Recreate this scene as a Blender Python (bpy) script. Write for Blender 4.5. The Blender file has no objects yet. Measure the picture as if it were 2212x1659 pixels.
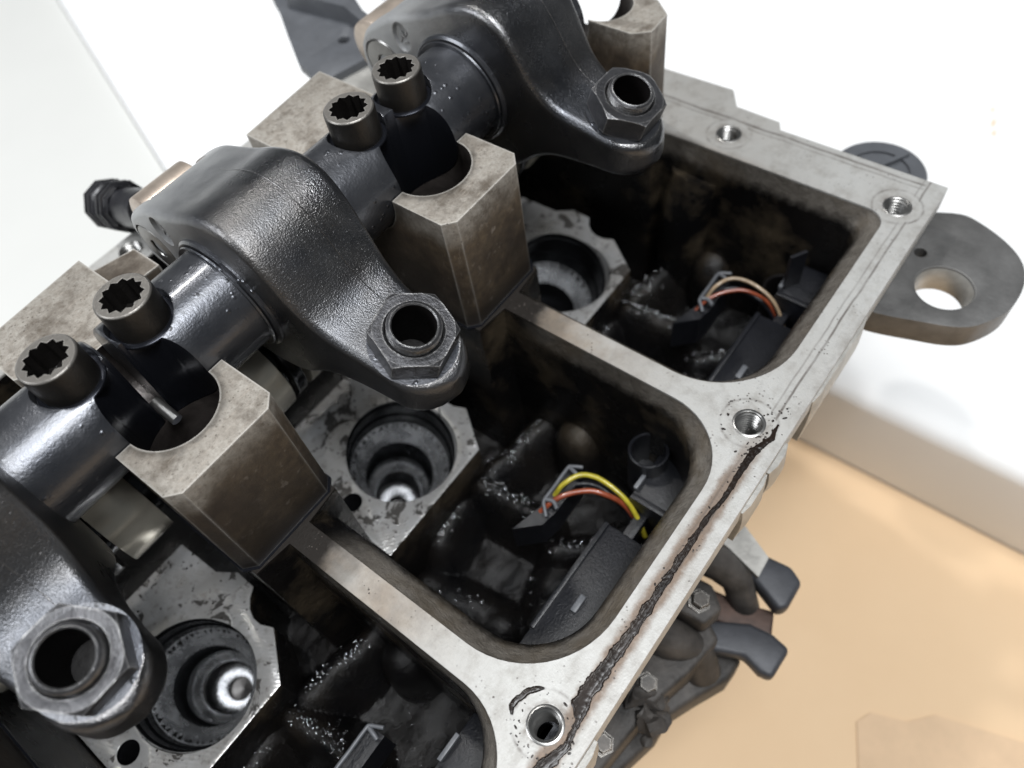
import bpy, bmesh, math, random
from mathutils import Vector, Matrix, noise
random.seed(7)
S = 0.01                       # all shapes below are written in millimetres; 1 unit = 100 mm
R = math.radians
sc = bpy.context.scene

# ------------------------------------------------------------------ camera
CAM_ROT = Matrix(((0.6018389716536616, -0.7903986082801273, -0.11427988548791179),
                  (-0.7008476186729882, -0.4541179206552599, -0.5500813844678442),
                  (0.3828870167538905, 0.4111532003602749, -0.8272548447922139)))
cd = bpy.data.cameras.new('camera'); cam = bpy.data.objects.new('camera', cd)
sc.collection.objects.link(cam); sc.camera = cam
rot = (Matrix(((1, 0, 0), (0, -1, 0), (0, 0, -1))) @ CAM_ROT).transposed()
cam.matrix_world = Matrix.Translation(Vector((-16.978, -29.521, 176.030)) * S) @ rot.to_4x4()
cd.sensor_width = 36; cd.lens = 36 * 1690.896 / 2212
cd.clip_start = 0.01; cd.clip_end = 200
cd.dof.use_dof = True; cd.dof.focus_distance = 1.80; cd.dof.aperture_fstop = 1.15

# ------------------------------------------------------------------ world, lamps, exposure
w = bpy.data.worlds.new('World'); sc.world = w; w.use_nodes = True
bg = w.node_tree.nodes['Background']
bg.inputs[0].default_value = (0.86, 0.93, 1.0, 1); bg.inputs[1].default_value = 0.07
def area(name, loc, target, size, power, color=(1, 1, 1), shape='SQUARE', sy=None):
    l = bpy.data.lights.new(name, 'AREA'); l.energy = power; l.color = color; l.shape = shape; l.size = size * S
    if sy: l.shape = 'RECTANGLE'; l.size_y = sy * S
    o = bpy.data.objects.new(name, l); sc.collection.objects.link(o)
    o.location = Vector(loc) * S
    d = (Vector(target) - Vector(loc)); o.rotation_euler = d.to_track_quat('-Z', 'Y').to_euler()
    return o
area('ceiling_lamp', (365, 865, 1560), (60, 80, 0), 90, 760, (1.0, 0.985, 0.96))
area('diffuse_lamp', (-1300, 1100, 1300), (60, 80, 0), 900, 2700, (0.93, 0.96, 1.0))  # large diffuse unseen source at the rear left
area('overhead_fill', (-150, -700, 2600), (150, 0, -60), 1500, 7300, (0.965, 0.985, 1.0))  # broad fill added to light the floor and bench evenly
area('led_lamp', (42, -296, 1095), (42, 92, -40), 110, 330, (0.95, 0.97, 1.0), 'DISK')
sc.view_settings.view_transform = 'Standard'; sc.view_settings.look = 'None'
sc.view_settings.exposure = 0.0; sc.view_settings.gamma = 1

# ------------------------------------------------------------------ object helpers
def thing(name, label, cat, loc=(0, 0, 0), group=None):
    o = bpy.data.objects.new(name, None); sc.collection.objects.link(o)
    o.empty_display_size = 0.1
    o.location = Vector(loc) * S; o['label'] = label; o['category'] = cat
    if group: o['group'] = group
    return o
def finish(me, smooth=True, angle=35):
    if smooth:
        for p in me.polygons: p.use_smooth = True
        me.set_sharp_from_angle(angle=R(angle))
def raw(name, verts, faces, mats=None, parent=None, smooth=True, angle=35, kind=None, label=None, link=True):
    me = bpy.data.meshes.new(name)
    me.from_pydata([tuple(Vector(v) * S) for v in verts], [], faces); me.update()
    bm = bmesh.new(); bm.from_mesh(me); bmesh.ops.recalc_face_normals(bm, faces=bm.faces); bm.to_mesh(me); bm.free()
    finish(me, smooth, angle)
    o = bpy.data.objects.new(name, me)
    sc.collection.objects.link(o)
    if mats: me.materials.append(mats)
    if parent:
        o.parent = parent
        o.matrix_parent_inverse = Matrix.Translation(-parent.location)   # shapes are written in the head's own millimetres
    if kind: o['kind'] = kind
    if label: o['label'] = label
    return o
def geo_prism(poly, z0, z1):
    n = len(poly)
    v = [(x, y, z0) for x, y in poly] + [(x, y, z1) for x, y in poly]
    f = [tuple(range(n))[::-1], tuple(range(n, 2 * n))] + [(i, (i + 1) % n, n + (i + 1) % n, n + i) for i in range(n)]
    return v, f
def geo_loft(rings, cap=True, closed=True):
    n = len(rings[0]); v = [p for r in rings for p in r]; f = []
    for k in range(len(rings) - 1):
        for i in range(n if closed else n - 1):
            a = k * n + i; b = k * n + (i + 1) % n
            f.append((a, b, b + n, a + n))
    if cap:
        f.append(tuple(range(n))[::-1]); f.append(tuple(range((len(rings) - 1) * n, len(rings) * n)))
    return v, f
def frame(axis):
    a = Vector(axis).normalized()
    u = a.cross(Vector((0, 0, 1)) if abs(a.z) < .9 else Vector((1, 0, 0))).normalized()
    return a, u, a.cross(u)
def geo_lathe(prof, origin, axis, n=48, cap=True, ph=0):
    """prof: list of (r, h) along axis from origin"""
    a, u, v_ = frame(axis); o = Vector(origin); rings = []
    for r, h in prof:
        rings.append([tuple(o + a * h + u * (r * math.cos(ph + 2 * math.pi * i / n)) + v_ * (r * math.sin(ph + 2 * math.pi * i / n))) for i in range(n)])
    return geo_loft(rings, cap)
def geo_cyl(p0, p1, r, n=48):
    p0 = Vector(p0); p1 = Vector(p1)
    return geo_lathe([(r, 0), (r, (p1 - p0).length)], p0, p1 - p0, n)
def geo_tube(pts, r, n=12):
    pts = [Vector(p) for p in pts]; rings = []; up = None
    for i, p in enumerate(pts):
        d = (pts[min(i + 1, len(pts) - 1)] - pts[max(i - 1, 0)]).normalized()
        if up is None: up = d.orthogonal().normalized()
        up = (up - d * up.dot(d)).normalized(); s = d.cross(up)
        rr = r(i / (len(pts) - 1)) if callable(r) else r
        rings.append([tuple(p + up * rr * math.cos(2 * math.pi * k / n) + s * rr * math.sin(2 * math.pi * k / n)) for k in range(n)])
    return geo_loft(rings)
def geo_box(x0, x1, y0, y1, z0, z1):
    return geo_prism([(x0, y0), (x1, y0), (x1, y1), (x0, y1)], z0, z1)
def merge(*gs):
    V = []; F = []
    for v, f in gs:
        k = len(V); V += list(v); F += [tuple(i + k for i in q) for q in f]
    return V, F
def spline(pts, n=8):
    P = [Vector(p) for p in pts]; out = []
    for i in range(len(P) - 1):
        a = P[max(i - 1, 0)]; b = P[i]; c = P[i + 1]; d = P[min(i + 2, len(P) - 1)]
        for k in range(n):
            t = k / n
            out.append(0.5 * ((2 * b) + (c - a) * t + (2 * a - 5 * b + 4 * c - d) * t * t + (3 * b - a - 3 * c + d) * t ** 3))
    out.append(P[-1]); return out
def arc(cx, cy, r, a0, a1, n=12):
    return [(cx + r * math.cos(R(a0 + (a1 - a0) * i / n)), cy + r * math.sin(R(a0 + (a1 - a0) * i / n))) for i in range(n + 1)]
def apply_mods(o, angle=35):
    dg = bpy.context.evaluated_depsgraph_get(); dg.update()
    me = bpy.data.meshes.new_from_object(o.evaluated_get(dg), depsgraph=dg)
    old = o.data; o.modifiers.clear(); o.data = me; me.name = o.name
    for p in me.polygons: p.use_smooth = True
    me.set_sharp_from_angle(angle=R(angle))
def boolean(o, cutters, op='DIFFERENCE', bevel=0, seg=2, angle=35):
    tmp = []
    for g in cutters:
        c = raw('cutter', g[0], g[1], None); c.matrix_world = Matrix()
        m = o.modifiers.new('b', 'BOOLEAN'); m.operation = op; m.object = c; m.solver = 'EXACT'
        tmp.append(c)
    if bevel:
        m = o.modifiers.new('v', 'BEVEL'); m.width = bevel * S; m.segments = seg; m.limit_method = 'ANGLE'; m.angle_limit = R(40)
        m.use_clamp_overlap = True; m.harden_normals = False
    apply_mods(o, angle)
    for c in tmp: bpy.data.objects.remove(c, do_unlink=True)
def bevel(o, wdt, seg=2, lim=35, angle=35):
    m = o.modifiers.new('v', 'BEVEL'); m.width = wdt * S; m.segments = seg; m.limit_method = 'ANGLE'; m.angle_limit = R(lim)
    apply_mods(o, angle)
def dup(o, off, parent=None):
    c = o.copy(); sc.collection.objects.link(c)
    if parent is None:
        c.location = o.location + Vector(off) * S
    else: c.parent = parent
    for ch in list(o.children): dup(ch, off, c)
    return c

# ------------------------------------------------------------------ materials
class NT:
    def __init__(s, name):
        s.m = bpy.data.materials.new(name); s.m.use_nodes = True; s.t = s.m.node_tree; s.n = s.t.nodes; s.l = s.t.links
        s.b = s.n['Principled BSDF']; s.tc = s.n.new('ShaderNodeTexCoord').outputs['Object']
    def link(s, a, b): s.l.new(a, b)
    def noise(s, scale, detail=4, rough=.55, stretch=None, dist=0, off=None):
        n = s.n.new('ShaderNodeTexNoise'); n.inputs['Scale'].default_value = scale; n.inputs['Detail'].default_value = detail
        n.inputs['Roughness'].default_value = rough; n.inputs['Distortion'].default_value = dist
        src = s.tc
        if stretch or off:
            mp = s.n.new('ShaderNodeMapping'); s.l.new(src, mp.inputs[0])
            if stretch: mp.inputs['Scale'].default_value = stretch
            if off: mp.inputs['Location'].default_value = off
            src = mp.outputs[0]
        s.l.new(src, n.inputs['Vector']); return n.outputs['Fac']
    def voro(s, scale, feature='F1', dist='EUCLIDEAN'):
        n = s.n.new('ShaderNodeTexVoronoi'); n.inputs['Scale'].default_value = scale; n.feature = feature
        s.l.new(s.tc, n.inputs['Vector']); return n.outputs['Distance']
    def ramp(s, fac, stops, interp='LINEAR'):
        r = s.n.new('ShaderNodeValToRGB'); r.color_ramp.interpolation = interp
        while len(r.color_ramp.elements) < len(stops): r.color_ramp.elements.new(0.5)
        for e, (p, c) in zip(r.color_ramp.elements, stops):
            e.position = p; e.color = (c if len(c) == 4 else (*c, 1)) if isinstance(c, tuple) else (c, c, c, 1)
        s.l.new(fac, r.inputs[0]); return r.outputs[0]
    def mix(s, fac, a, b):
        m = s.n.new('ShaderNodeMix'); m.data_type = 'RGBA'
        for sock, v in ((m.inputs[0], fac), (m.inputs[6], a), (m.inputs[7], b)):
            if isinstance(v, (int, float)): sock.default_value = v if sock is m.inputs[0] else (v, v, v, 1)
            elif isinstance(v, tuple): sock.default_value = (*v, 1)
            else: s.l.new(v, sock)
        return m.outputs[2]
    def math(s, op, a, b=0., clamp=False, c=None):
        m = s.n.new('ShaderNodeMath'); m.operation = op; m.use_clamp = clamp
        for sock, v in zip(m.inputs, (a, b, c)):
            if v is None: continue
            if isinstance(v, (int, float)): sock.default_value = v
            else: s.l.new(v, sock)
        return m.outputs[0]
    def xyz(s):
        n = s.n.new('ShaderNodeSeparateXYZ'); s.l.new(s.tc, n.inputs[0]); return n.outputs
    def smooth(s, v, a, b):     # 1 below a, 0 above b
        n = s.n.new('ShaderNodeMapRange'); n.interpolation_type = 'SMOOTHSTEP'
        n.inputs[1].default_value = a; n.inputs[2].default_value = b; n.inputs[3].default_value = 1; n.inputs[4].default_value = 0
        s.l.new(v, n.inputs[0]); return n.outputs[0]
    def ring(s, cx, cy):        # distance from a vertical axis (mm)
        x, y, z = s.xyz()
        dx = s.math('SUBTRACT', x, cx * S); dy = s.math('SUBTRACT', y, cy * S)
        return s.math('SQRT', s.math('ADD', s.math('MULTIPLY', dx, dx), s.math('MULTIPLY', dy, dy)))
    def edge(s, radius, lo=.02, hi=.25):   # worn edges and painted edge highlights: where the rounded normal leaves the face normal
        bv = s.n.new('ShaderNodeBevel'); bv.samples = 4; bv.inputs[0].default_value = radius * S
        g = s.n.new('ShaderNodeNewGeometry'); d = s.n.new('ShaderNodeVectorMath'); d.operation = 'DOT_PRODUCT'
        s.l.new(bv.outputs[0], d.inputs[0]); s.l.new(g.outputs['Normal'], d.inputs[1])
        v = s.math('SUBTRACT', 1.0, d.outputs['Value'])
        n = s.n.new('ShaderNodeMapRange'); n.inputs[1].default_value = lo; n.inputs[2].default_value = hi
        s.l.new(v, n.inputs[0]); return n.outputs[0]
    def bump(s, hs):            # list of (height, strength, distance mm)
        prev = None
        for h, st, d in hs:
            b = s.n.new('ShaderNodeBump'); b.inputs['Strength'].default_value = st; b.inputs['Distance'].default_value = d * S
            s.l.new(h, b.inputs['Height'])
            if prev: s.l.new(prev, b.inputs['Normal'])
            prev = b.outputs[0]
        s.l.new(prev, s.b.inputs['Normal'])
    def out(s, color=None, rough=None, metal=None, coat=None, coat_r=None, spec=None):
        for k, v in (('Base Color', color), ('Roughness', rough), ('Metallic', metal), ('Coat Weight', coat), ('Coat Roughness', coat_r), ('Specular IOR Level', spec)):
            if v is None: continue
            if isinstance(v, (int, float)): s.b.inputs[k].default_value = v
            elif isinstance(v, tuple): s.b.inputs[k].default_value = (*v, 1)
            else: s.l.new(v, s.b.inputs[k])
        return s.m

def mat_deck():
    t = NT('machined_aluminium_deck')
    x, y, z = t.xyz()
    big = t.noise(3.2, 5, .6); fine = t.noise(60, 4, .6); grit = t.noise(170, 3, .7)
    base = t.mix(t.ramp(big, [(.3, 0.), (.75, 1.)]), (.48, .48, .465), (.39, .38, .36))
    base = t.mix(t.ramp(fine, [(.4, 0.), (.75, .35)]), base, (.40, .385, .36))
    # brown varnish toward the ribs' inner ends and patches on the ribs
    yb = t.smooth(t.math('ADD', t.math('MULTIPLY', y, -1.0), t.math('MULTIPLY', big, .35)), -.38, .02)
    yb = t.math('MULTIPLY', yb, t.smooth(y, 1.55, 1.65))
    xin = t.smooth(x, 1.70, 1.76); yb = t.math('MULTIPLY', yb, t.math('ADD', t.math('MULTIPLY', xin, .85), .15))
    brown = t.mix(t.ramp(t.noise(22, 5, .65), [(.3, 0.), (.8, 1.)]), (.30, .235, .17), (.13, .095, .07))
    base = t.mix(t.math('MULTIPLY', yb, t.ramp(t.noise(6, 4, .6, off=(3, 1, 2)), [(.28, .25), (.6, .85)])), base, brown)
    for st_, of_ in (((1, 26, 1), (3, 0, 0)), ((22, 1.2, 1), (0, 5, 0))):
        sc = t.ramp(t.noise(26, 3, .7, stretch=st_, off=of_), [(.615, 0.), (.66, .5)])
        base = t.mix(t.math('MULTIPLY', sc, t.ramp(t.noise(5, 3, .6, off=of_), [(.45, 0.), (.6, 1.)])), base, (.24, .23, .22))
    gm = t.ramp(t.noise(14, 6, .72, off=(6, 2, 8)), [(.48, 0.), (.72, .55)])
    base = t.mix(gm, base, (.20, .18, .155))
    fr = t.math('ABSOLUTE', t.math('ADD', y, t.math('ADD', .042, t.math('MULTIPLY', t.math('SUBTRACT', t.noise(24, 5, .7), .5), .03))))
    fr = t.math('MULTIPLY', t.smooth(fr, .014, .034), t.math('MULTIPLY', t.smooth(x, .70, .95), t.smooth(t.math('MULTIPLY', x, -1.), .3, .4)))
    base = t.mix(t.math('MULTIPLY', fr, .8), base, t.mix(t.noise(60, 4, .7), (.20, .115, .06), (.06, .035, .02)))
    tar = t.math('MULTIPLY', t.smooth(t.math('ADD', t.math('MULTIPLY', y, -1.0), t.math('MULTIPLY', t.noise(9, 4, .6, off=(0, 3, 3)), .16)), -.60, -.52), t.math('MULTIPLY', t.smooth(y, 1.5, 1.62), xin))
    base = t.mix(tar, base, (.022, .018, .015))
    # gasket print: thin dark line running along the flange, wandering a little
    yy = t.math('ADD', y, t.math('MULTIPLY', t.math('SUBTRACT', t.noise(9, 2, .5), .5), .010))
    def line(c, half, soft, src=yy):
        d = t.math('ABSOLUTE', t.math('SUBTRACT', src, c * S)); return t.smooth(d, half * S, (half + soft) * S)
    ln = t.math('MAXIMUM', line(-4.9, .12, .35), t.math('MULTIPLY', line(-3.1, .1, .3), .6))
    xx = t.math('ADD', x, t.math('MULTIPLY', t.math('SUBTRACT', t.noise(9, 2, .5), .5), .012))
    lx = t.math('MAXIMUM', line(189.5, .2, .5, xx), t.math('MULTIPLY', line(187.6, .1, .4, xx), .6))
    lx = t.math('MULTIPLY', lx, t.smooth(t.math('MULTIPLY', y, -1.), .03, .05))
    ln = t.math('MAXIMUM', ln, lx)
    for cx, cy in ((0, 0), (88, 0), (177.5, -.5), (182.3, 57.4)):
        d = t.ring(cx, cy)
        r = t.math('SUBTRACT', 1.0, t.math('MULTIPLY', t.math('ABSOLUTE', t.math('SUBTRACT', d, 7.2 * S)), 1 / (.55 * S)), True)
        brk = t.ramp(t.noise(25, 3, .6), [(.42, .15), (.62, 1.)])
        ln = t.math('MULTIPLY', ln, t.math('SUBTRACT', 1., t.smooth(d, 6.4 * S, 6.8 * S)))
        ln = t.math('MAXIMUM', ln, t.math('MULTIPLY', r, brk))
        # smear of oil round each thread
        hz = t.math('MULTIPLY', t.smooth(d, 3.6 * S, 6.5 * S), t.ramp(t.noise(30, 4, .7), [(.42, 0.), (.68, .9)]))
        base = t.mix(hz, base, (.16, .14, .12))
    brk2 = t.ramp(t.noise(7, 4, .65, off=(5, 5, 5)), [(.3, .25), (.6, .95)])
    base = t.mix(t.math('MULTIPLY', ln, t.math('MULTIPLY', brk2, .85)), base, (.085, .07, .06))
    # pits and black specks, denser beside the gasket line
    v = t.voro(75); pit = t.math('MULTIPLY', t.smooth(v, .12, .2), t.ramp(t.noise(11, 3, .6, off=(1, 7, 0)), [(.5, 0.), (.62, 1.)]))
    base = t.mix(pit, base, (.10, .085, .075))
    met = t.math('SUBTRACT', .78, t.math('MULTIPLY', yb, .35))
    t.bump([(grit, .35, .2), (t.noise(70, 4, .7), .15, .2), (pit, .5, -.2)])
    # side walls of the casting below the machined edge take the oily cast colour with its painted cavity shade
    return t.out(base, t.ramp(fine, [(.3, .42), (.8, .6)]), .35)

def mat_cast(name='oily_cast_aluminium'):
    t = NT(name)
    x, y, z = t.xyz()
    big = t.noise(5, 5, .6); mid = t.noise(28, 5, .7); f = t.noise(110, 4, .7)
    dark = t.mix(t.ramp(big, [(.35, 0.), (.7, 1.)]), (.004, .004, .0045), (.010, .0085, .0075))
    # casting skin still shows near the top of the walls, below it oily black that paints in the cavity's shade
    top = t.smooth(t.math('ADD', t.math('MULTIPLY', z, -1.), t.math('MULTIPLY', mid, .05)), .075, .13)
    top = t.math('MULTIPLY', top, t.math('ADD', t.smooth(y, .58, .72), t.math('MULTIPLY', t.math('SUBTRACT', 1., t.smooth(x, 1.5, 1.6)), .6), True))
    skin = t.mix(t.ramp(mid, [(.3, 0.), (.75, 1.)]), (.22, .20, .175), (.095, .083, .07))
    base = t.mix(top, dark, skin)
    refl_spots = t.ramp(t.noise(5, 4, .6, off=(9, 2, 4)), [(.50, 0.), (.70, .55)])
    base = t.mix(t.math('MULTIPLY', refl_spots, t.smooth(t.math('MULTIPLY', z, -1.), .35, .6)), base, (.13, .10, .065))  # brown patches paint in warm reflections on the upper walls
    t.bump([(mid, .5, .7), (f, .9, .35), (t.noise(210, 2, .6), .6, .2)])
    return t.out(base, t.ramp(t.noise(6, 3, .6, off=(5, 5, 1)), [(.4, .14), (.65, .36)]), .1, spec=.3)

def mat_plateau():
    t = NT('milled_injector_seat')
    big = t.noise(5, 5, .65); f = t.noise(50, 4, .6)
    x, y, z = t.xyz()
    wv = t.n.new('ShaderNodeTexWave'); wv.wave_type = 'RINGS'; wv.rings_direction = 'SPHERICAL'; wv.inputs['Scale'].default_value = 28; wv.inputs['Distortion'].default_value = 1.
    mp = t.n.new('ShaderNodeMapping'); mp.inputs['Location'].default_value = (-.9, -1.6, .4); t.link(t.tc, mp.inputs[0]); t.link(mp.outputs[0], wv.inputs[0])
    base = t.mix(t.ramp(big, [(.35, 0.), (.7, 1.)]), (.78, .785, .79), (.50, .48, .45))
    base = t.mix(t.ramp(f, [(.55, 0.), (.75, .6)]), base, (.22, .19, .16))
    v = t.voro(45); sp = t.math('MULTIPLY', t.smooth(v, .14, .22), t.ramp(t.noise(8, 3, .6), [(.42, 0.), (.55, 1.)]))
    bl = t.ramp(t.noise(13, 5, .7, dist=.6, off=(4, 4, 4)), [(.545, 0.), (.59, .92)])
    d = t.math('MAXIMUM', sp, bl)
    base = t.mix(d, base, (.02, .016, .013))
    t.bump([(wv.outputs['Fac'], .12, .15), (f, .15, .2), (d, .3, .2)])
    return t.out(base, t.ramp(big, [(.3, .13), (.7, .30)]), t.math('SUBTRACT', .62, t.math('MULTIPLY', d, .55)))

def mat_cap():
    t = NT('stained_bearing_cap_metal')
    x, y, z = t.xyz()
    big = t.noise(7, 5, .62); mid = t.noise(40, 5, .65); f = t.noise(150, 3, .7)
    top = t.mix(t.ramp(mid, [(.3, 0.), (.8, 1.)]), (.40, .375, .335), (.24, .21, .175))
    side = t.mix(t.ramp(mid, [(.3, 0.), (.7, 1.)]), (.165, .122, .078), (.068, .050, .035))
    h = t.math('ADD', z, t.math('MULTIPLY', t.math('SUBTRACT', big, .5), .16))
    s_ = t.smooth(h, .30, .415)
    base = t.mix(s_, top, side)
    gr = t.ramp(f, [(.42, 0.), (.62, 1.)]); base = t.mix(t.math('MULTIPLY', gr, .22), base, (.07, .055, .042)); gr2 = t.ramp(t.noise(75, 4, .75, off=(1, 2, 3)), [(.56, 0.), (.66, .5)]); base = t.mix(gr2, base, (.09, .072, .055))
    st = t.ramp(t.noise(8, 6, .68, off=(2, 9, 1)), [(.50, 0.), (.66, .85)])
    base = t.mix(st, base, (.085, .066, .048))
    sc = t.ramp(t.noise(26, 4, .6, stretch=(1, 9, 1), off=(4, 4, 0)), [(.60, 0.), (.68, .5)])
    base = t.mix(sc, base, (.36, .31, .26))
    blk = t.math('MULTIPLY', t.ramp(t.noise(3.2, 4, .65, off=(7.3, 1, 1)), [(.44, 0.), (.60, .9)]), s_)
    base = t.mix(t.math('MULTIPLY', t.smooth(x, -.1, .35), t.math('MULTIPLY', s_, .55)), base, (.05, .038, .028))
    base = t.mix(blk, base, (.045, .034, .026))
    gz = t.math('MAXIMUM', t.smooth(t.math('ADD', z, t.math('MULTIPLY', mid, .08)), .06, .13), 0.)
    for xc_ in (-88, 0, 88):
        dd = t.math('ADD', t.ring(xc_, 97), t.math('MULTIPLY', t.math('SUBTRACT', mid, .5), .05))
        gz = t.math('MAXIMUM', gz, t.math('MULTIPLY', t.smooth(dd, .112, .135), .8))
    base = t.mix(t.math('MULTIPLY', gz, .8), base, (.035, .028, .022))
    e = t.edge(1.0, .01, .10)
    base = t.mix(t.math('MULTIPLY', e, t.ramp(mid, [(.3, .45), (.65, .95)])), base, (.58, .56, .52))
    v = t.voro(70); pit = t.math('MULTIPLY', t.smooth(v, .13, .22), t.ramp(t.noise(10, 3, .6), [(.4, 0.), (.6, 1.)]))
    base = t.mix(t.math('MULTIPLY', pit, .7), base, (.08, .065, .05))
    t.bump([(mid, .3, .3), (f, .45, .2), (t.noise(30, 2, .5, stretch=(9, 1, 1)), .08, .12)])
    return t.out(base, .55, .25)

def mat_rocker():
    t = NT('oil_filmed_forged_rocker'); x, y, z = t.xyz()
    big = t.noise(4.5, 4, .6); f = t.noise(85, 3, .6); ff = t.noise(170, 3, .7)
    base = t.mix(t.ramp(big, [(.35, 0.), (.7, 1.)]), (.085, .089, .10), (.15, .15, .152))
    tan = t.ramp(t.noise(3.2, 4, .6, off=(3, 3, 0)), [(.52, 0.), (.75, .45)])
    base = t.mix(tan, base, (.20, .178, .155))
    ry = t.math('ADD', y, t.math('MULTIPLY', t.math('SUBTRACT', big, .5), .35))
    tail_sheen = t.math('SUBTRACT', 1., t.smooth(ry, 1.00, 1.42))
    base = t.mix(t.math('MULTIPLY', tail_sheen, .8), base, (.40, .405, .405))  # silver sheen of reflected light painted onto the rear of the arm
    e = t.edge(1.8, .015, .11)
    base = t.mix(t.math('MULTIPLY', e, t.ramp(t.noise(120, 3, .7), [(.35, .1), (.65, .8)])), base, (.42, .40, .385))
    wet = t.ramp(t.noise(4.5, 4, .6, off=(8, 1, 5)), [(.42, 0.), (.62, 1.)])
    t.bump([(f, .08, .3), (t.noise(230, 1, .5), .6, .12), (t.noise(380, 1, .5), .9, .09)])
    rough = t.mix(tail_sheen, t.mix(wet, .38, .24), .48)
    return t.out(base, rough, t.math('SUBTRACT', .95, t.math('MULTIPLY', tail_sheen, .6)), coat=t.math('MULTIPLY', wet, .3), coat_r=.12)

def mat_shaft():
    t = NT('oily_black_shaft_steel')
    big = t.noise(5, 4, .6); f = t.noise(60, 3, .6); v = t.voro(42)
    drop = t.math('MULTIPLY', t.smooth(v, .05, .30), t.ramp(t.noise(7, 3, .6, off=(2, 2, 2)), [(.48, 0.), (.6, 1.)]))
    base = t.mix(t.ramp(big, [(.35, 0.), (.7, 1.)]), (.062, .066, .077), (.115, .118, .128))
    t.bump([(f, .25, .25), (drop, .7, .35), (t.noise(170, 2, .6), .35, .15)])
    return t.out(base, t.ramp(big, [(.35, .26), (.7, .38)]), .75, coat=.35, coat_r=.12)

def mat_scoop():
    t = NT('black_oil_coated_steel')
    t.bump([(t.noise(12, 3, .5), .10, .3), (t.noise(70, 3, .6), .12, .15)])
    return t.out((.026, .028, .036), .24, .7, spec=.5)

def mat_bolt():
    t = NT('blackened_bolt_steel')
    f = t.noise(90, 4, .6); big = t.noise(9, 4, .6); x, y, z = t.xyz()
    base = t.mix(t.ramp(big, [(.35, 0.), (.7, 1.)]), (.035, .033, .031), (.06, .054, .048))
    top = t.smooth(z, .594, .602)
    base = t.mix(top, (.26, .245, .225), base)
    e = t.edge(.55, .01, .15)
    base = t.mix(t.math('MULTIPLY', e, t.ramp(f, [(.3, .35), (.6, .95)])), base, (.42, .40, .37))
    t.bump([(f, .35, .2), (t.noise(200, 2, .6), .4, .12)])
    return t.out(base, .4, .7)

def mat_nut():
    t = NT('lock_nut_steel')
    f = t.noise(85, 4, .65); big = t.noise(12, 4, .6)
    base = t.mix(t.ramp(big, [(.35, 0.), (.7, 1.)]), (.075, .075, .08), (.045, .045, .048))
    e = t.edge(.7, .01, .15)
    base = t.mix(t.math('MULTIPLY', e, t.ramp(f, [(.3, .25), (.6, .9)])), base, (.42, .415, .41))
    t.bump([(f, .7, .3), (t.noise(190, 2, .6), .5, .15)])
    return t.out(base, .38, .75, coat=.2, coat_r=.2)

def mat_simple(name, col, rough, metal=0., bumps=((60, .1, .2),), coat=None, var=.25, spec=None, nscale=12):
    t = NT(name)
    n = t.noise(nscale, 4, .6)
    lo = tuple(c * (1 - var) for c in col); hi = tuple(min(1, c * (1 + var)) for c in col)
    if bumps: t.bump([(t.noise(a, 4, .6), b, c) for a, b, c in bumps])
    return t.out(t.mix(t.ramp(n, [(.3, 0.), (.7, 1.)]), lo, hi), rough, metal, coat=coat, coat_r=.1 if coat else None, spec=spec)

M = {}
M['deck'] = mat_deck(); M['cast'] = mat_cast(); M['seat'] = mat_plateau(); M['cap'] = mat_cap(); M['rocker'] = mat_rocker()
M['shaft'] = mat_shaft(); M['scoop'] = mat_scoop(); M['bolt'] = mat_bolt(); M['nut'] = mat_nut()
M['black'] = mat_simple('socket_black_oil', (.020, .018, .017), .2, .4, ((50, .3, .3),))
tch = NT('honed_bore_steel'); nch = tch.noise(16, 4, .65)
tch.bump([(tch.noise(60, 3, .6), .35, .2)])
M['chrome'] = tch.out(tch.mix(tch.ramp(nch, [(.36, 0.), (.62, 1.)]), (.55, .56, .58), (.97, .98, 1.)), tch.ramp(nch, [(.3, .18), (.7, .36)]), .8)
M['thread'] = mat_simple('thread_steel', (.30, .295, .285), .3, .9, ((60, .2, .2),), var=.3)
M['darkbore'] = mat_simple('dark_bore_steel', (.055, .057, .062), .22, .9, ((40, .08, .15),), var=.3)
M['bright'] = mat_simple('bright_ground_steel', (.78, .73, .62), .26, .6, ((60, .05, .1),), var=.12)
M['tan'] = mat_simple('worn_roller_steel', (.50, .42, .35), .33, .6, ((80, .08, .15),), var=.25)
M['plastic'] = mat_simple('black_plastic', (.007, .0075, .010), .36, 0, ((45, .4, .25), (150, .7, .2)), var=.2)
M['plastic_edge'] = mat_simple('scuffed_grey_plastic', (.10, .105, .115), .4, 0, ((60, .3, .3),), var=.3)
M['yellow'] = mat_simple('oily_yellow_insulation', (.40, .34, .03), .30, 0, ((40, .15, .2),), coat=.5, var=.35, nscale=30)
M['red'] = mat_simple('oily_red_insulation', (.22, .050, .022), .28, 0, ((40, .15, .2),), coat=.5, var=.3, nscale=30)
M['cream'] = mat_simple('cream_insulation', (.30, .22, .14), .30, 0, ((40, .15, .2),), coat=.5, var=.3, nscale=30)
M['grey_cast'] = mat_simple('grey_cast_iron', (.14, .138, .135), .48, .5, ((18, .2, .5), (70, .3, .4)), var=.35, nscale=7)
M['light_cast'] = mat_simple('pale_cast_aluminium', (.42, .41, .385), .5, .5, ((30, .25, .4), (90, .3, .3)), var=.25)
M['dark_cast'] = mat_simple('sooty_cast_iron', (.045, .04, .036), .6, .1, ((18, .4, .6), (70, .5, .4)), var=.7, nscale=9)
M['rust_iron'] = mat_simple('browned_iron', (.06, .035, .026), .6, .2, ((40, .3, .4),), var=.5)
M['dark_bracket'] = mat_simple('dark_painted_bracket', (.045, .047, .054), .5, .2, ((70, .2, .3),), var=.25)
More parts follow.
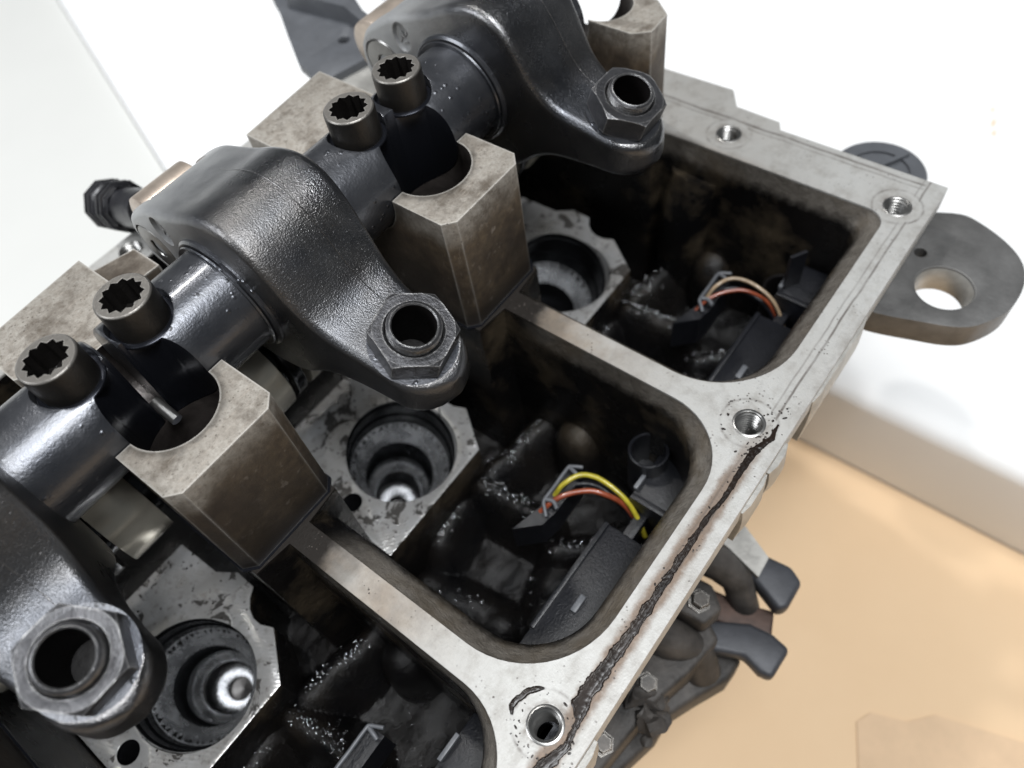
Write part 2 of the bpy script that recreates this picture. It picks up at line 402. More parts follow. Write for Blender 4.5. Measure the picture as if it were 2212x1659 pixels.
M['pocket'] = mat_simple('oil_browned_pocket', (.05, .043, .04), .32, .5, ((30, .4, .4), (110, .4, .2)), var=.6)
M['plug'] = mat_simple('glossy_black_plug', (.02, .02, .023), .3, .1, ((20, .5, .6),), var=.3)
M['bracket'] = mat_simple('grey_painted_bracket', (.10, .105, .115), .48, .2, ((70, .12, .2),), var=.15)
M['sludge'] = mat_simple('burnt_oil_sludge', (.010, .0055, .0035), .30, 0, ((22, .3, .4), (80, .12, .2)), var=.5, spec=.4)
M['rust'] = mat_simple('brown_varnish_residue', (.085, .045, .022), .5, 0, ((50, .5, .4),), var=.5, nscale=30)
M['glint_bead'] = mat_simple('silver_glint_bead', (.55, .56, .58), .14, 1., ())
M['void'] = mat_simple('recess_black', (.006, .005, .005), .5, 0, ((60, .4, .3),), spec=.2)  # flat black that paints the dark inside sockets and cups
M['brass'] = mat_simple('brass', (.55, .40, .16), .3, 1., ((60, .1, .2),))

# ------------------------------------------------------------------ surfaces under and behind
def quad(name, pts, z, m, **k):
    g = geo_prism(pts, z - 3, z); o = raw(name, g[0], g[1], m, None, smooth=False); o['kind'] = 'structure'; return o
tw = NT('white_table_laminate'); tw.bump([(tw.noise(30, 3, .5), .02, .1)])
sp = tw.ramp(tw.noise(1.1, 5, .6), [(.70, 0.), (.80, .35)])
M['white'] = tw.out(tw.mix(sp, (.86, .86, .855), (.70, .64, .52)), .55)
tp = NT('white_panel_paint'); tp.bump([(tp.noise(60, 3, .5), .03, .1)])
M['panel'] = tp.out(tp.mix(tp.noise(2, 3, .5), (.635, .635, .61), (.67, .67, .645)), .5)
M['edge'] = mat_simple('grey_edge_banding', (.42, .42, .41), .5, 0, ((60, .05, .1),), var=.05)
tcb = NT('tan_cardboard'); nb = tcb.noise(1.6, 5, .6); nf = tcb.noise(22, 4, .6)
tcb.bump([(nf, .1, .2)])
M['card2'] = mat_simple('darker_tan', (.65, .465, .30), .75, 0, ((22, .1, .2),), var=.05)
M['card'] = tcb.out(tcb.mix(tcb.ramp(nb, [(.35, 0.), (.65, 1.)]), (.73, .53, .335), (.70, .50, .31)), .75)

# ------------------------------------------------------------------ cylinder head
head = thing('cylinder_head', 'opened silver diesel engine cylinder head with oily black cavities and bolt holes', 'cylinder head', (60, 90, -84))
X0, X1 = -90, 192
outline = [(-130, -9.5), (192, -9.8), (192, 44), (195.4, 46), (195.9, 61.8), (203.2, 67), (202.6, 95), (206, 204), (-130, 204)]
OW = 9.5
def cell_outline(k, inset=0, low=False):
    """opening of one cell, counter-clockwise from front-left corner. low = as-cast section below the machined lip"""
    b = 88 * k
    xl = b + 3.4; xr = b + 84.4; y0 = .4; rl = 24; rr = 19
    if k == 1: xr = 173; rr = 6
    if low: xl += 6.3; y0 += 6.0; rl = 19; xr -= .6; rr = 17 if k != 1 else 6
    pts = []
    pts += arc(xl + rl, y0 + rl, rl, 180, 270, 14)
    pts += arc(xr - rr, y0 + rr, rr, 270, 360, 12)
    pr = b + 88 - 14 if k != 1 else xr
    pl = b + 14
    if k != 1: pts += [(xr, 74), (xr, 76), (pr, 77), (pr, 154), (xr, 156)]
    else: pts += [(xr, 74), (xr - .3, 76), (xr - 6, 77), (xr - 6, 154), (xr, 156)]
    pts += [(xr, 190), (xl, 190), (xl, 156), (pl, 154), (pl, 77), (xl, 76), (xl, 74)]
    return pts
body_g = merge(geo_prism(outline, -8, 0))
body = raw('deck_casting', *geo_prism(outline, -84, 0), M['deck'], head)
# recess the outside below the flange
under = geo_prism([(-140, -30), (230, -30), (230, 1.6), (-140, 1.6)], -100, -8)
cuts = []
# only the sliver between flange underside and the wall is removed
cuts.append(under)
def cutter_cell(k):
    a = cell_outline(k); c = cell_outline(k, low=True)
    mid = [((p[0] + q[0]) / 2 * .5 + p[0] * .5, (p[1] + q[1]) / 2 * .5 + p[1] * .5) for p, q in zip(a, c)]
    mid2 = [((p[0] * .3 + q[0] * .7), (p[1] * .3 + q[1] * .7)) for p, q in zip(a, c)]
    rings = [[(x, y, -74) for x, y in c], [(x, y, -9.5) for x, y in c], [(x, y, -6.5) for x, y in mid2], [(x, y, -2.6) for x, y in mid], [(x, y, -.7) for x, y in a], [(x, y, 2) for x, y in a]]
    return geo_loft(rings)
cuts.append(cutter_cell(-1)); cuts.append(cutter_cell(0)); cuts.append(cutter_cell(1))
AX = Vector((0, 29, -85)).normalized()      # injector bore direction, going down
for k in (-1, 0, 1):
    cuts.append(geo_lathe([(17.5, 20), (17.5, 58)], (88 * k + 42.7, 92.1, -39.5), AX, 48))
HOLES = [(0, 0), (88, 0), (177.5, -.5), (182.3, 57.4), (37.5, 197.5)]
for (hx, hy) in HOLES:
    cuts.append(geo_lathe([(3.3, -20), (3.3, -.5), (4.1, .1), (4.1, 1)], (hx, hy, 0), (0, 0, 1), 40))
boolean(body, cuts, bevel=.22, seg=1)
raw('lower_casting', *geo_prism([(-130, 6.5), (-92, 6.5), (-92, 7), (187, 7), (187, 198), (-130, 198)], -124, -121.5), M['cast'], head)
raw('lower_casting', *merge(geo_box(-130, 187, 6.5, 9, -121.5, -84), geo_box(184, 187, 9, 195, -121.5, -84), geo_box(-130, 187, 195, 198, -121.5, -84)), M['cast'], head)
body.data.materials.append(M['cast'])
for p in body.data.polygons:
    c = p.center / S
    if c.z < -.45 and not (c.y < .2 or c.x > 190): p.material_index = 1

# bolt hole threads
def threads(cx, cy, m, par):
    g = []
    for i in range(11):
        z = -1.0 - i * 1.1
        g.append(geo_lathe([(3.32, z - .45), (2.85, z - .1), (2.85, z + .1), (3.32, z + .45)], (cx, cy, 0), (0, 0, 1), 32, cap=False))
    return raw('thread', *merge(*g), m, par, kind='stuff')
for hx, hy in HOLES:
    h = raw('bolt_hole', *geo_lathe([(.1, -20), (3.25, -20), (3.3, -12), (3.3, -.6)], (hx, hy, 0), (0, 0, 1), 40, cap=False), M['darkbore'], head)
    threads(hx, hy, M['thread'], h)
    raw('hole_rim', *geo_lathe([(3.3, -.6), (3.35, .0), (3.6, .16), (3.95, .12), (4.2, -.02)], (hx, hy, 0), (0, 0, 1), 40, cap=False), M['thread'], h)

# casting lumps on the outside wall under the flange
for (x0, x1, d, zb) in ((104, 137, 1.3, -26), (79.5, 89.5, 2.3, -22), (66.5, 79, 1.8, -24), (-8, 4, 2.2, -22)):
    rings = []
    for i in range(7):
        t = i / 6; z = -3 + (zb + 3) * t
        dd = d * math.sin(math.pi * min(1, (t * .8 + .25)))
        rings.append([(x0 + 1.5 * t, -4, z), (x0 + 1.5 * t, -9.4 - dd * .6, z), (x0 + 3, -9.5 - dd, z), (x1 - 3, -9.5 - dd, z), (x1 - 1 * t, -9.4 - dd * .6, z), (x1 - 1 * t, -4, z)])
    raw('wall_boss', *geo_loft(rings), M['light_cast'], head)

# pocket lips: rough as-cast fillet is part of the body; floor with ports and ridges
def cast_floor(k):
    b = 88 * k
    nx, ny = (110, 104) if k < 1 else (170, 104)
    xa, xb = b + 2, b + 86
    if k == 1: xb = 176
    ya, yb = 2, 100
    V = []; F = []
    for j in range(ny + 1):
        for i in range(nx + 1):
            x = xa + (xb - xa) * i / nx; y = ya + (yb - ya) * j / ny
            lx = x - b
            z = -71 + 1.2 * noise.noise(Vector((x * .08, y * .08, 3)))
            def ridge(px, py, qx, qy, r, h):
                ax, ay = qx - px, qy - py; L2 = ax * ax + ay * ay
                t = max(0, min(1, ((lx - px) * ax + (y - py) * ay) / L2))
                d = math.hypot(lx - px - ax * t, y - py - ay * t)
                r *= 1.35; return h * max(0, 1 - (d / r) ** 2) ** 1.3
            z += max(ridge(58, 70, 84, 66, 8, 17), ridge(52, 69, 54, 48, 7.5, 19), ridge(30, 70, 44, 72, 7, 15), ridge(50, 38, 60, 26, 6, 11), ridge(18, 66, 22, 40, 7, 8), ridge(30, 30, 44, 34, 7, 7))
            z += 1.0 * noise.noise(Vector((x * .13, y * .13, 19))) + .35 * noise.noise(Vector((x * .3, y * .3, 9)))
            V.append((x, y, z))
    hz = Vector((b + 42.7, 92.1, -39.5))
    for j in range(ny):
        for i in range(nx):
            a = j * (nx + 1) + i; q = (a, a + 1, a + nx + 2, a + nx + 1)
            if all((Vector(V[n_]) - hz).cross(AX).length > 17.6 for n_ in q): F.append(q)
    glints = []
    for (px, py, qx, qy, sp_, n_) in ((60, 70, 82, 66, 3.2, 70), (53, 68, 55, 50, 3, 90), (31, 70, 43, 72, 3, 50), (51, 38, 58, 29, 3, 30), (19, 64, 22, 44, 3, 20), (20, 20, 74, 60, 14, 30)):
        for i in range(n_):
            t = random.random(); lx = px + (qx - px) * t + random.gauss(0, sp_ * .6); y = py + (qy - py) * t + random.gauss(0, sp_ * .6)
            i0 = int(max(0, min(nx - 1, (lx + b - xa) / (xb - xa) * nx))); j0 = int(max(0, min(ny - 1, (y - ya) / (yb - ya) * ny)))
            z = V[j0 * (nx + 1) + i0][2] + .15; r = random.uniform(.15, .42)
            glints.append(geo_lathe([(r, -.2), (r, 0), (r * .8, r * .45), (r * .4, r * .7), (.01, r * .78)], (b + lx, y, z), (random.uniform(-.2, .2), random.uniform(-.4, .1), 1), 9, cap=False))
    raw('glint_beads', *merge(*glints), M['glint_bead'], head, kind='stuff', angle=80)  # silver metal beads standing in for glints on the wet ridges
    return raw('cavity_floor', V, F, M['cast'], head)
for k in (-1, 0, 1): cast_floor(k)
# buttress bosses on the side walls of each cell
for k in (-1, 0, 1):
    b = 88 * k
    g1 = geo_lathe([(9, -72), (8.2, -54), (6, -48), (3, -45.5), (0.1, -45)], (b + 84, 52, 0), (0, 0, 1), 28)
    raw('cast_boss', *g1, M['cast'], head)
raw('cast_boss', *geo_tube([(172, 66, -74), (171.5, 65, -40), (171.5, 64, -22), (175, 63.5, -14)], 9, 24), M['cast'], head)

# injector seats: milled plateau with a tilted stepped bore
def seat(k):
    b = 88 * k
    xb = b + 42.7
    notch = [(66.6, 85.3), (65.3, 85.0), (64.2, 86.0), (63.8, 87.6), (64.2, 89.4), (65.6, 91.0), (67.4, 91.8), (69.2, 92.3)]
    # outline from the front-left, counter-clockwise
    pl = [(14.5, 71.2), (57.2, 71.4), (61.4, 77.2), (66.8, 84.6)]
    pl += [(66.3, 86.1), (65.2, 88.6), (65.2, 91.6), (66.4, 94.6), (68.6, 97.0), (71.6, 98.8), (71.8, 106), (68, 112), (67.5, 128), (14.5, 128)]
    pl = [(x + b, y) for x, y in pl]
    o = raw('injector_seat', *geo_prism(pl, -82, -39.5), M['seat'], head)
    top = Vector((xb, 92.1, -39.5))
    cut = geo_lathe([(17.6, -14), (17.6, 1.0), (17.4, 1.01), (17.4, 60)], top, AX, 72)
    hole = geo_lathe([(3.2, -12), (3.2, 3)], (b + 20.4, 92.9, -39.5 - 3), (0, 0, 1), 32)
    cutters = [cut, hole]
    boolean(o, cutters, bevel=.3, seg=2, angle=30)
    o.data.materials.append(M['cast'])
    for p in o.data.polygons:
        c = p.center / S
        if p.normal.z < .3 and not (Vector((c.x - xb, c.y - 92.1)).length < 24 and abs((Vector(c) - top).cross(AX).length - 17.4) < 1.2): p.material_index = 1
    # bore steps, seen through the mouth
    steps = (('bore_wall', [(17.4, .6), (17.35, 3.2), (16.9, 3.6), (16.9, 4.4), (17.2, 4.8), (17.1, 12), (16.6, 12.6), (16.5, 19.5)], 'darkbore'),
             ('bore_step', [(16.5, 19.5), (16.0, 20.2), (11.9, 28.0)], 'chrome'),
             ('bore_wall', [(11.9, 28.0), (11.7, 28.4), (11.6, 40), (11.2, 40.6), (11.1, 50)], 'darkbore'),
             ('bore_step', [(11.1, 50), (9.0, 53), (8.9, 55)], 'chrome'),
             ('bore_wall', [(8.9, 55), (8.7, 63), (8.2, 64), (8.0, 72)], 'darkbore'),
             ('bore_step', [(8.0, 72), (7.4, 74), (4.4, 76.5)], 'chrome'))
    for nm, pr, mt in steps:
        raw(nm, *geo_lathe(pr, top, AX, 72, cap=False), M[mt], o)
    raw('bore_floor', *geo_lathe([(4.4, 76.5), (4.2, 84), (.1, 84.5)], top, AX, 40, cap=False), M['black'], o)
    # burr teeth round the ledge: short dark smears on the bright step
    g = []
    for i in range(52):
        a = 2 * math.pi * i / 52 + random.uniform(-.05, .05)
        a0, u, v_ = frame(AX); ln = random.uniform(.3, 1.0) + 1.2 * max(0, noise.noise(Vector((i * .2, k, 0)))); wd = random.uniform(.25, .9)
        def P(r, h, da): return tuple(top + a0 * h + u * (r * math.cos(a + da)) + v_ * (r * math.sin(a + da)))
        g.append(([P(16.0, 19.9, -wd / 15), P(16.0, 19.9, wd / 15), P(15.9 - ln, 20.0 + ln * 1.9, random.uniform(-.02, .02))], [(0, 1, 2)]))
    raw('oil_smear', *merge(*g), M['black'], o, kind='stuff')
    # small threaded hole bottom
    raw('threaded_hole', *geo_lathe([(3.2, 0), (3.15, 1), (2.8, 1.5), (3.15, 2), (2.8, 2.6), (3.15, 3.2), (2.8, 3.8), (3.1, 4.4), (2.8, 5), (2.8, 11), (.1, 11.2)], (b + 20.4, 92.9, -39.7), (0, 0, -1), 32, cap=False), M['darkbore'], o)
    return o
for k in (-1, 0, 1): seat(k)

# bearing caps
def bearing_cap(xc, hw=15, rear=True):
    f = hw - 3
    poly = [(-f, 77.8), (f, 77.8), (hw, 80.6), (hw, 154), (-hw - 1.5, 152), (-hw - 1.5, 135), (-hw, 134), (-hw, 80.6)]
    if hw < 12: poly = [(-9, 82), (-5.5, 77.2), (4, 77.8), (9, 84), (9, 112), (-9, 112)]
    poly = [(xc + x, y) for x, y in poly]
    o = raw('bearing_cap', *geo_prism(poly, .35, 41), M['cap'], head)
    cuts = [geo_cyl((xc - 30, 111, 40), (xc + 30, 111, 40), 14.1, 64),
            geo_cyl((xc, 97, -1.5), (xc, 97, 60), 11 if hw > 12 else 8.6, 56)]
    boolean(o, cuts, bevel=.8, seg=2)
    for p in o.data.polygons:                       # black oil film inside the bolt pocket and saddle
        pass
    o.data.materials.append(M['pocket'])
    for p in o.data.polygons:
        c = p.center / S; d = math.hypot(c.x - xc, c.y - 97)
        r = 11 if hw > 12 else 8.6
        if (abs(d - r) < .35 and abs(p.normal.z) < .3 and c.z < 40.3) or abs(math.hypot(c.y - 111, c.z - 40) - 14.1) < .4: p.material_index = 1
    # seam gasket line under the cap
    raw('cap_seam', *geo_prism([(x + (-.25 if x < xc else .25) * 2, y - (.5 if y < 90 else 0)) for x, y in poly], -.5, .3), M['scoop'], o)
    return o
for xc in (-88, 0, 88): bearing_cap(xc)
bearing_cap(169.8, 9)
for xc in (-88, 0, 88):     # oil-black bottom of the bolt pocket with the head bolt's washer
    raw('pocket_floor', *geo_lathe([(10.9, 0), (10.9, 1.0), (6, 1.4), (5.5, .6), (.1, .6)], (xc, 97, 1), (0, 0, 1), 40, cap=False), M['scoop'], head)
# raised pads at the rear of the head
raw('rear_pad', *geo_prism([(14, 142), (27.5, 141), (27.5, 152), (14, 156)], -10, 35), M['cap'], head)
raw('rear_pad', *geo_prism([(100, 152), (132, 150), (150, 176), (112, 186)], -10, 14), M['light_cast'], head)

# sealing flange at the rear with a bolt hole
# lifting eye
eye_pts = [(p.x, p.y) for p in spline([(149.6, -6, 0), (150.6, -12, 0), (153.7, -21.8, 0), (156.6, -29.9, 0), (160.6, -35.2, 0), (168.8, -39.8, 0), (176.6, -41, 0), (184.5, -40, 0), (190.9, -36.6, 0), (195.9, -30.3, 0), (199.6, -21.9, 0), (200.4, -15.5, 0), (196, -6, 0)], 4)]
eye = raw('lifting_eye', *geo_prism(eye_pts, -24, -15), M['grey_cast'], head)
boolean(eye, [geo_cyl((169, -22.5, -40), (169, -22.5, 0), 8.2, 48), geo_cyl((178.9, -11.5, -40), (178.9, -11.5, 0), 1.9, 24)], bevel=2.6, seg=4)
raw('eye_bush', *geo_lathe([(8.25, -25), (7.9, -24), (7.9, -16), (8.6, -14.9)], (169, -22.5, 0), (0, 0, 1), 48, cap=False), M['light_cast'], eye)

# end cover: dark disc beyond the far flange
cvr = raw('end_cover', *geo_lathe([(15, -36), (15.6, -30), (15.6, -20.8), (15, -20), (10, -20), (10.5, -20.8), (3, -20.8), (.1, -20.8)], (212.5, 14.5, 0), (0, 0, 1), 56, cap=False), M['bracket'], head)
raw('cover_slot', *geo_box(203.5, 206.5, 17, 19, -20.2, -19.6), M['black'], cvr)
raw('cover_rib', *geo_prism([(206, 19), (224, 9), (224.6, 10.4), (207, 20.4)], -20.9, -18.9), M['bracket'], cvr)

# bracket at top left, behind the head
br = raw('mounting_bracket', *geo_prism([(117.5, 182), (122.4, 190.5), (124.2, 197.3), (134.1, 213.4), (145.5, 231.1), (150, 240), (168, 232), (166, 210), (155, 190), (140, 176)], 13, 17), M['bracket'], head)
boolean(br, [geo_cyl((142.5, 192, 0), (142.5, 192, 40), 2.1, 24)], bevel=.6, seg=2)
raw('bracket_flange', *geo_prism([(147, 226), (150.5, 197), (146.4, 183.5), (149.5, 181), (154.5, 197), (153, 224)], 13, 24), M['bracket'], br)
raw('bracket_flange', *geo_prism([(166, 236), (172, 200), (178, 202), (174, 240)], 14, 30), M['bracket'], br)

# sensor plug sticking out at the rear left
pg = raw('sensor_plug', *geo_lathe([(7.0, 0), (7.0, 4), (8.0, 5), (8.0, 8), (7.0, 9), (8.2, 10), (8.2, 15), (7.0, 17), (.1, 17.5)], (46, 200, 11), (-.06, 1, -.34), 9, cap=False), M['plug'], head)
raw('plug_collar', *geo_lathe([(6.5, -14), (6.5, 0)], (46, 200, 11), (-.06, 1, -.34), 24), M['plug'], pg)
for h_ in (2.5, 5.5, 12, 15):
    raw('plug_rib', *geo_lathe([(7.9, h_ - .5), (8.7, h_ - .3), (8.7, h_ + .3), (7.9, h_ + .5)], (46, 200, 11), (-.06, 1, -.34), 9, cap=False), M['plug'], pg)

# exhaust side: strip, ears and scale-covered lumps below the flange
raw('heat_shield', *geo_prism([(96, 0), (94.5, -2.2), (87.2, -17), (79.9, -17.3), (83, -6), (84, 0)], -67.5, -66), M['light_cast'], head)
def lug(pts, z0, z1, m, bev=1.2):
    o = raw('manifold_lug', *geo_prism(pts, z0, z1), m, head); bevel(o, bev, 3); return o
lug([(92, -4), (89, -16.8), (89.8, -24), (87.1, -28.9), (77.5, -29), (75, -26.8), (79.6, -16.3), (80, -4)], -76, -68.6, M['dark_bracket'], 1.6)
lug([(72, -4), (74.2, -17), (77.2, -26), (69.5, -29), (66, -20), (62, -4)], -86, -77, M['rust_iron'], 1.0)
lug([(62, -4), (63.2, -12.6), (68.6, -21.8), (69.6, -29), (68.4, -35.2), (57.5, -34.9), (56.8, -31), (58.5, -25), (53.9, -15.2), (50, -4)], -80, -74, M['dark_bracket'], 1.6)
lug([(58, 3), (60.5, -15), (60.8, -25), (52.4, -24.5), (41.5, -19.1), (32.3, -15.1), (24.7, -15.3), (12.2, -12), (-20, -7), (-20, 3)], -100, -84, M['dark_cast'], 2)
raw('exhaust_port', *geo_tube([(74, 2, -60), (76, -6, -64), (77, -12, -70), (74, -18, -80)], lambda t: 6.0 - 1.5 * t, 20), M['dark_cast'], head)
raw('exhaust_port', *geo_tube([(46, 4, -62), (48, -5, -66), (52, -12, -74), (50, -17, -84)], lambda t: 6.5 - 1.0 * t, 20), M['dark_cast'], head)
g = []
for i in range(7):
    cx = random.uniform(20, 56); cy = -5 - 11 * random.random(); cz = -62 - 10 * random.random() - (3 if cx < 40 else 0)
    r = random.uniform(2.0, 5.0); rings = []
    pr = [(r * math.sin(math.pi * q / 10) + .02, -r * .7 * math.cos(math.pi * q / 10)) for q in range(11)]
    v, f = geo_lathe(pr, (cx, cy, cz), (random.uniform(-.6, .6), random.uniform(-.6, .6), 1), 20, cap=False)
    v = [tuple(Vector(p) + Vector([noise.noise(Vector(p) * .28 + Vector((9 * a, 0, 0))) * r * .7 for a in range(3)])) for p in v]
    g.append((v, f))
lug([(60, 3), (61, -10), (57, -17), (44, -15), (30, -11), (12, -9), (-20, -6), (-20, 3)], -84.5, -68, M['dark_cast'], 1.6)
lug([(66, 3), (67, -8), (62, -14), (55, -12), (54, 3)], -67.5, -58, M['dark_cast'], 1.4)
for px_, py_, pz_ in ((60, -7, -58), (33, -6, -68), (12, -4.5, -68)):
    raw('flange_bolt', *geo_lathe([(3.6, 0), (3.6, 1.0), (2.8, 1.05), (2.8, 3.6), (2.4, 4.0), (.1, 4.0)], (px_, py_, pz_), (0, -.2, 1), 6, cap=False), M['bolt'], head)
raw('burnt_scale', *merge(*g), M['dark_cast'], head, kind='stuff')

# ------------------------------------------------------------------ sludge on the flange
def ribbon(name, path, m, z=.05, h=.28, edge=.8, seed=0, parent=None, step=.22):
    pts = []; W = []
    for (a, b) in zip(path[:-1], path[1:]):
        L = math.hypot(b[0] - a[0], b[1] - a[1]); n = max(1, int(L / step))
        for i in range(n):
            t = i / n; pts.append((a[0] + (b[0] - a[0]) * t, a[1] + (b[1] - a[1]) * t)); W.append(a[2] + (b[2] - a[2]) * t)
    pts.append(path[-1][:2]); W.append(path[-1][2])
    V = []; F = []; m_ = 8
    for i, (x, y) in enumerate(pts):
        x2, y2 = pts[min(i + 1, len(pts) - 1)]; x1, y1 = pts[max(i - 1, 0)]
        d = math.hypot(x2 - x1, y2 - y1) or 1; nx, ny = -(y2 - y1) / d, (x2 - x1) / d
        wl = W[i] * (1 + edge * (noise.noise(Vector((x * .35, 0, seed))) + .4 * noise.noise(Vector((x * 1.0, 0, seed + 3))) + .22 * noise.noise(Vector((x * 2.4, 0, seed + 3)))))
        wr = W[i] * (1 + edge * (noise.noise(Vector((x * .35, 0, seed + 7))) + .4 * noise.noise(Vector((x * 1.0, 0, seed + 9))) + .22 * noise.noise(Vector((x * 2.4, 0, seed + 9)))))
        wl = max(.05, wl); wr = max(.05, wr)
        for j in range(m_ + 1):
            s = -1 + 2 * j / m_
            off = s * (wr if s > 0 else wl)
            hh = h * math.sqrt(max(0, 1 - s * s)) * (.8 + .5 * abs(noise.noise(Vector((x * .8, y * .8 + s, seed + 20)))))
            V.append((x + nx * off, y + ny * off, z + hh - (.08 if abs(s) == 1 else 0)))
    for i in range(len(pts) - 1):
        for j in range(m_):
            a = i * (m_ + 1) + j; F.append((a, a + 1, a + m_ + 2, a + m_ + 1))
    return raw(name, V, F, m, parent, kind='stuff', angle=80)
main = [(x_, y_, w_ * .72) for x_, y_, w_ in [(91, -6.2, .25), (86.5, -6.5, .7), (83, -5.2, 1.0), (79, -4.7, 1.0), (74, -4.7, .75), (66, -5.0, .55), (60, -4.2, .6), (52, -4.2, .75), (46, -4.2, .85), (38, -4.2, .9), (33, -4.2, 1.1), (24, -4.1, 1.2), (16, -3.6, 1.6), (11, -3.3, 1.8), (7.2, -3.7, 1.8), (4.8, -4.9, 1.0), (2.4, -5.4, .55), (-1.2, -5.9, .8), (-5.5, -4.6, 1.5), (-9, -3.6, 1.2), (-20, -4, .8)]]
ribbon('oil_sludge', [(x, y, w_ * 1.12) for x, y, w_ in main], M['sludge'], parent=head, edge=.55)
for sd, wd, oy in ((61, .8, -.5), (77, .7, .6), (93, .55, -.9)):
    ribbon('oil_sludge', [(x + .4, y + oy * w_, max(.12, w_ * wd)) for x, y, w_ in main], M['sludge'], parent=head, edge=1.3, seed=sd, h=.2 + .04 * oy, z=.04 + sd * .0004)
ribbon('oil_sludge', [(-2.6, 7.0, .25), (-1.2, 8.0, .6), (.8, 8.0, .9), (3.2, 7.0, .75), (5.2, 5.4, .6), (5.8, 4.4, .2)], M['sludge'], seed=5, parent=head, h=.35)
g = []
for i in range(190):
    x = random.choice([random.uniform(-12, 95), random.gauss(88, 7)]); y = -4.4 + random.gauss(0, 1.6)
    if i % 3 == 0:
        a = random.uniform(0, 6.28); hx = random.choice([0, 88]); rr = random.uniform(5.4, 7.6); x = hx + rr * math.cos(a); y = rr * math.sin(a)
    if not (-9.2 < y < 9): continue
    r = random.choice([.1, .13, .16, .22, .3]) * random.uniform(.8, 1.2)
    v, f = geo_lathe([(r, 0), (r * .85, r * .25), (r * .4, r * .4), (.01, r * .42)], (0, 0, 0), (0, 0, 1), 8, cap=False); ea, eb = random.uniform(.6, 2.4), random.uniform(0, 3.14)
    g.append(([(x + (p[0] * ea) * math.cos(eb) - p[1] * math.sin(eb), y + (p[0] * ea) * math.sin(eb) + p[1] * math.cos(eb), p[2]) for p in v], f))
raw('sludge_speck', *merge(*g), M['sludge'], head, kind='stuff')

# ------------------------------------------------------------------ camshaft under the rocker shafts
cs = thing('camshaft', 'polished camshaft lying under the black rocker shafts between the bearing caps', 'camshaft', (60, 126, 0))
raw('cam_journal', *geo_cyl((-120, 126, 0), (172, 126, 0), 11, 56), M['darkbore'], cs)
for k in (-1, 0, 1):
    b = 88 * k
    for x0, x1, r, e, mt in ((17, 29.5, 16.2, 0, 'bright'), (31.5, 35, 15.5, 3, 'darkbore'), (37, 50, 15.5, 6, 'bright'), (52, 55, 15.5, 3, 'darkbore'), (58, 71, 16.2, 0, 'bright')):
        prof = []
        for i in range(64):
            a = 2 * math.pi * i / 64; rr = r + e * max(0, math.cos(a - 1.9)) ** 5
            prof.append((126 + rr * math.cos(a), rr * math.sin(a)))
        v = [(b + x0, y, z) for y, z in prof] + [(b + x1, y, z) for y, z in prof]
        f = [tuple(range(64))[::-1], tuple(range(64, 128))] + [(i, (i + 1) % 64, 64 + (i + 1) % 64, 64 + i) for i in range(64)]
        o = raw('cam_lobe', v, f, M[mt], cs); bevel(o, .4, 2)

# ------------------------------------------------------------------ rocker shafts
def shaft(name, x0, x1, bolts, scoops, label):
    t = thing('rocker_shaft', label, 'rocker shaft', ((x0 + x1) / 2, 111, 40), 'the two rocker shafts lying end to end')
    NS = int((x1 - x0) / 2.5)
    o = raw('shaft_tube', *geo_lathe([(13.2, 0)] + [(13.8, .6 + (x1 - x0 - 1.2) * i / NS) for i in range(NS + 1)] + [(13.2, x1 - x0)], (x0, 111, 40), (1, 0, 0), 128), M['shaft'], t)
    cuts = [geo_cyl((s, 97, 0), (s, 97, 70), 11, 72) for s in scoops]
    cuts += [geo_cyl((s, 111, 50.6), (s, 111, 70), 7.7, 48) for s in bolts]
    boolean(o, cuts, bevel=.35, seg=2, angle=28)
    o.data.materials.append(M['scoop'])
    for p in o.data.polygons:
        c = p.center / S
        for s in scoops:
            if abs(math.hypot(c.x - s, c.y - 97) - 11) < .3 and abs(p.normal.z) < .3 and math.hypot(c.y - 111, c.z - 40) < 13.6: p.material_index = 1
        if 50.4 < c.z < 50.75 and p.normal.z > .9 and any(math.hypot(c.x - s, c.y - 111) < 9 for s in bolts): p.material_index = 1
    for s in bolts:
        bt = raw('bolt', *geo_lathe([(5.9, 50.7), (6.35, 51.3), (6.4, 52), (6.4, 59.3), (6.3, 59.75), (5.95, 60), (.01, 60)], (s, 111, 0), (0, 0, 1), 64), M['bolt'], t)
        star = []
        ph = random.uniform(0, 30)
        for i in range(48):
            a = R(ph + i * 7.5); m4 = i % 4
            star.append((s + (4.95, 4.45, 4.05, 4.45)[m4] * math.cos(a), 111 + (4.95, 4.45, 4.05, 4.45)[m4] * math.sin(a)))
        boolean(bt, [geo_prism(star, 53.2, 62)], bevel=.12, seg=1, angle=30)
        bt.data.materials.append(M['void'] if False else M['black'])
        for p in bt.data.polygons:
            c = p.center / S
            if math.hypot(c.x - s, c.y - 111) < 4.95 and c.z < 59.8: p.material_index = 1
        raw('oil_drop', *geo_lathe([(1.1, 0), (.95, .35), (.6, .6), (.01, .75)], (s + .6, 110.2, 53.15), (0, 0, 1), 16, cap=False), M['black'], bt)
        raw('washer', *geo_lathe([(7.4, 50.62), (7.4, 51.1), (7.1, 51.3), (6.3, 51.3)], (s, 111, 0), (0, 0, 1), 48, cap=False), M['scoop'], bt)
    return t
shA = shaft('rocker_shaft', -130, -1.5, (-9.6,), (0, -88), 'rocker shaft at the lower left edge, with one splined bolt at its end')
shB = shaft('rocker_shaft', 1.5, 160, (9.6, 79.2, 96.8), (0, 88), 'long black rocker shaft through the upper two rocker arms, with three splined bolts')
raw('locating_pin', *geo_cyl((0, 103, 29.8), (0, 110, 31.8), 1.4, 24), M['thread'], head)

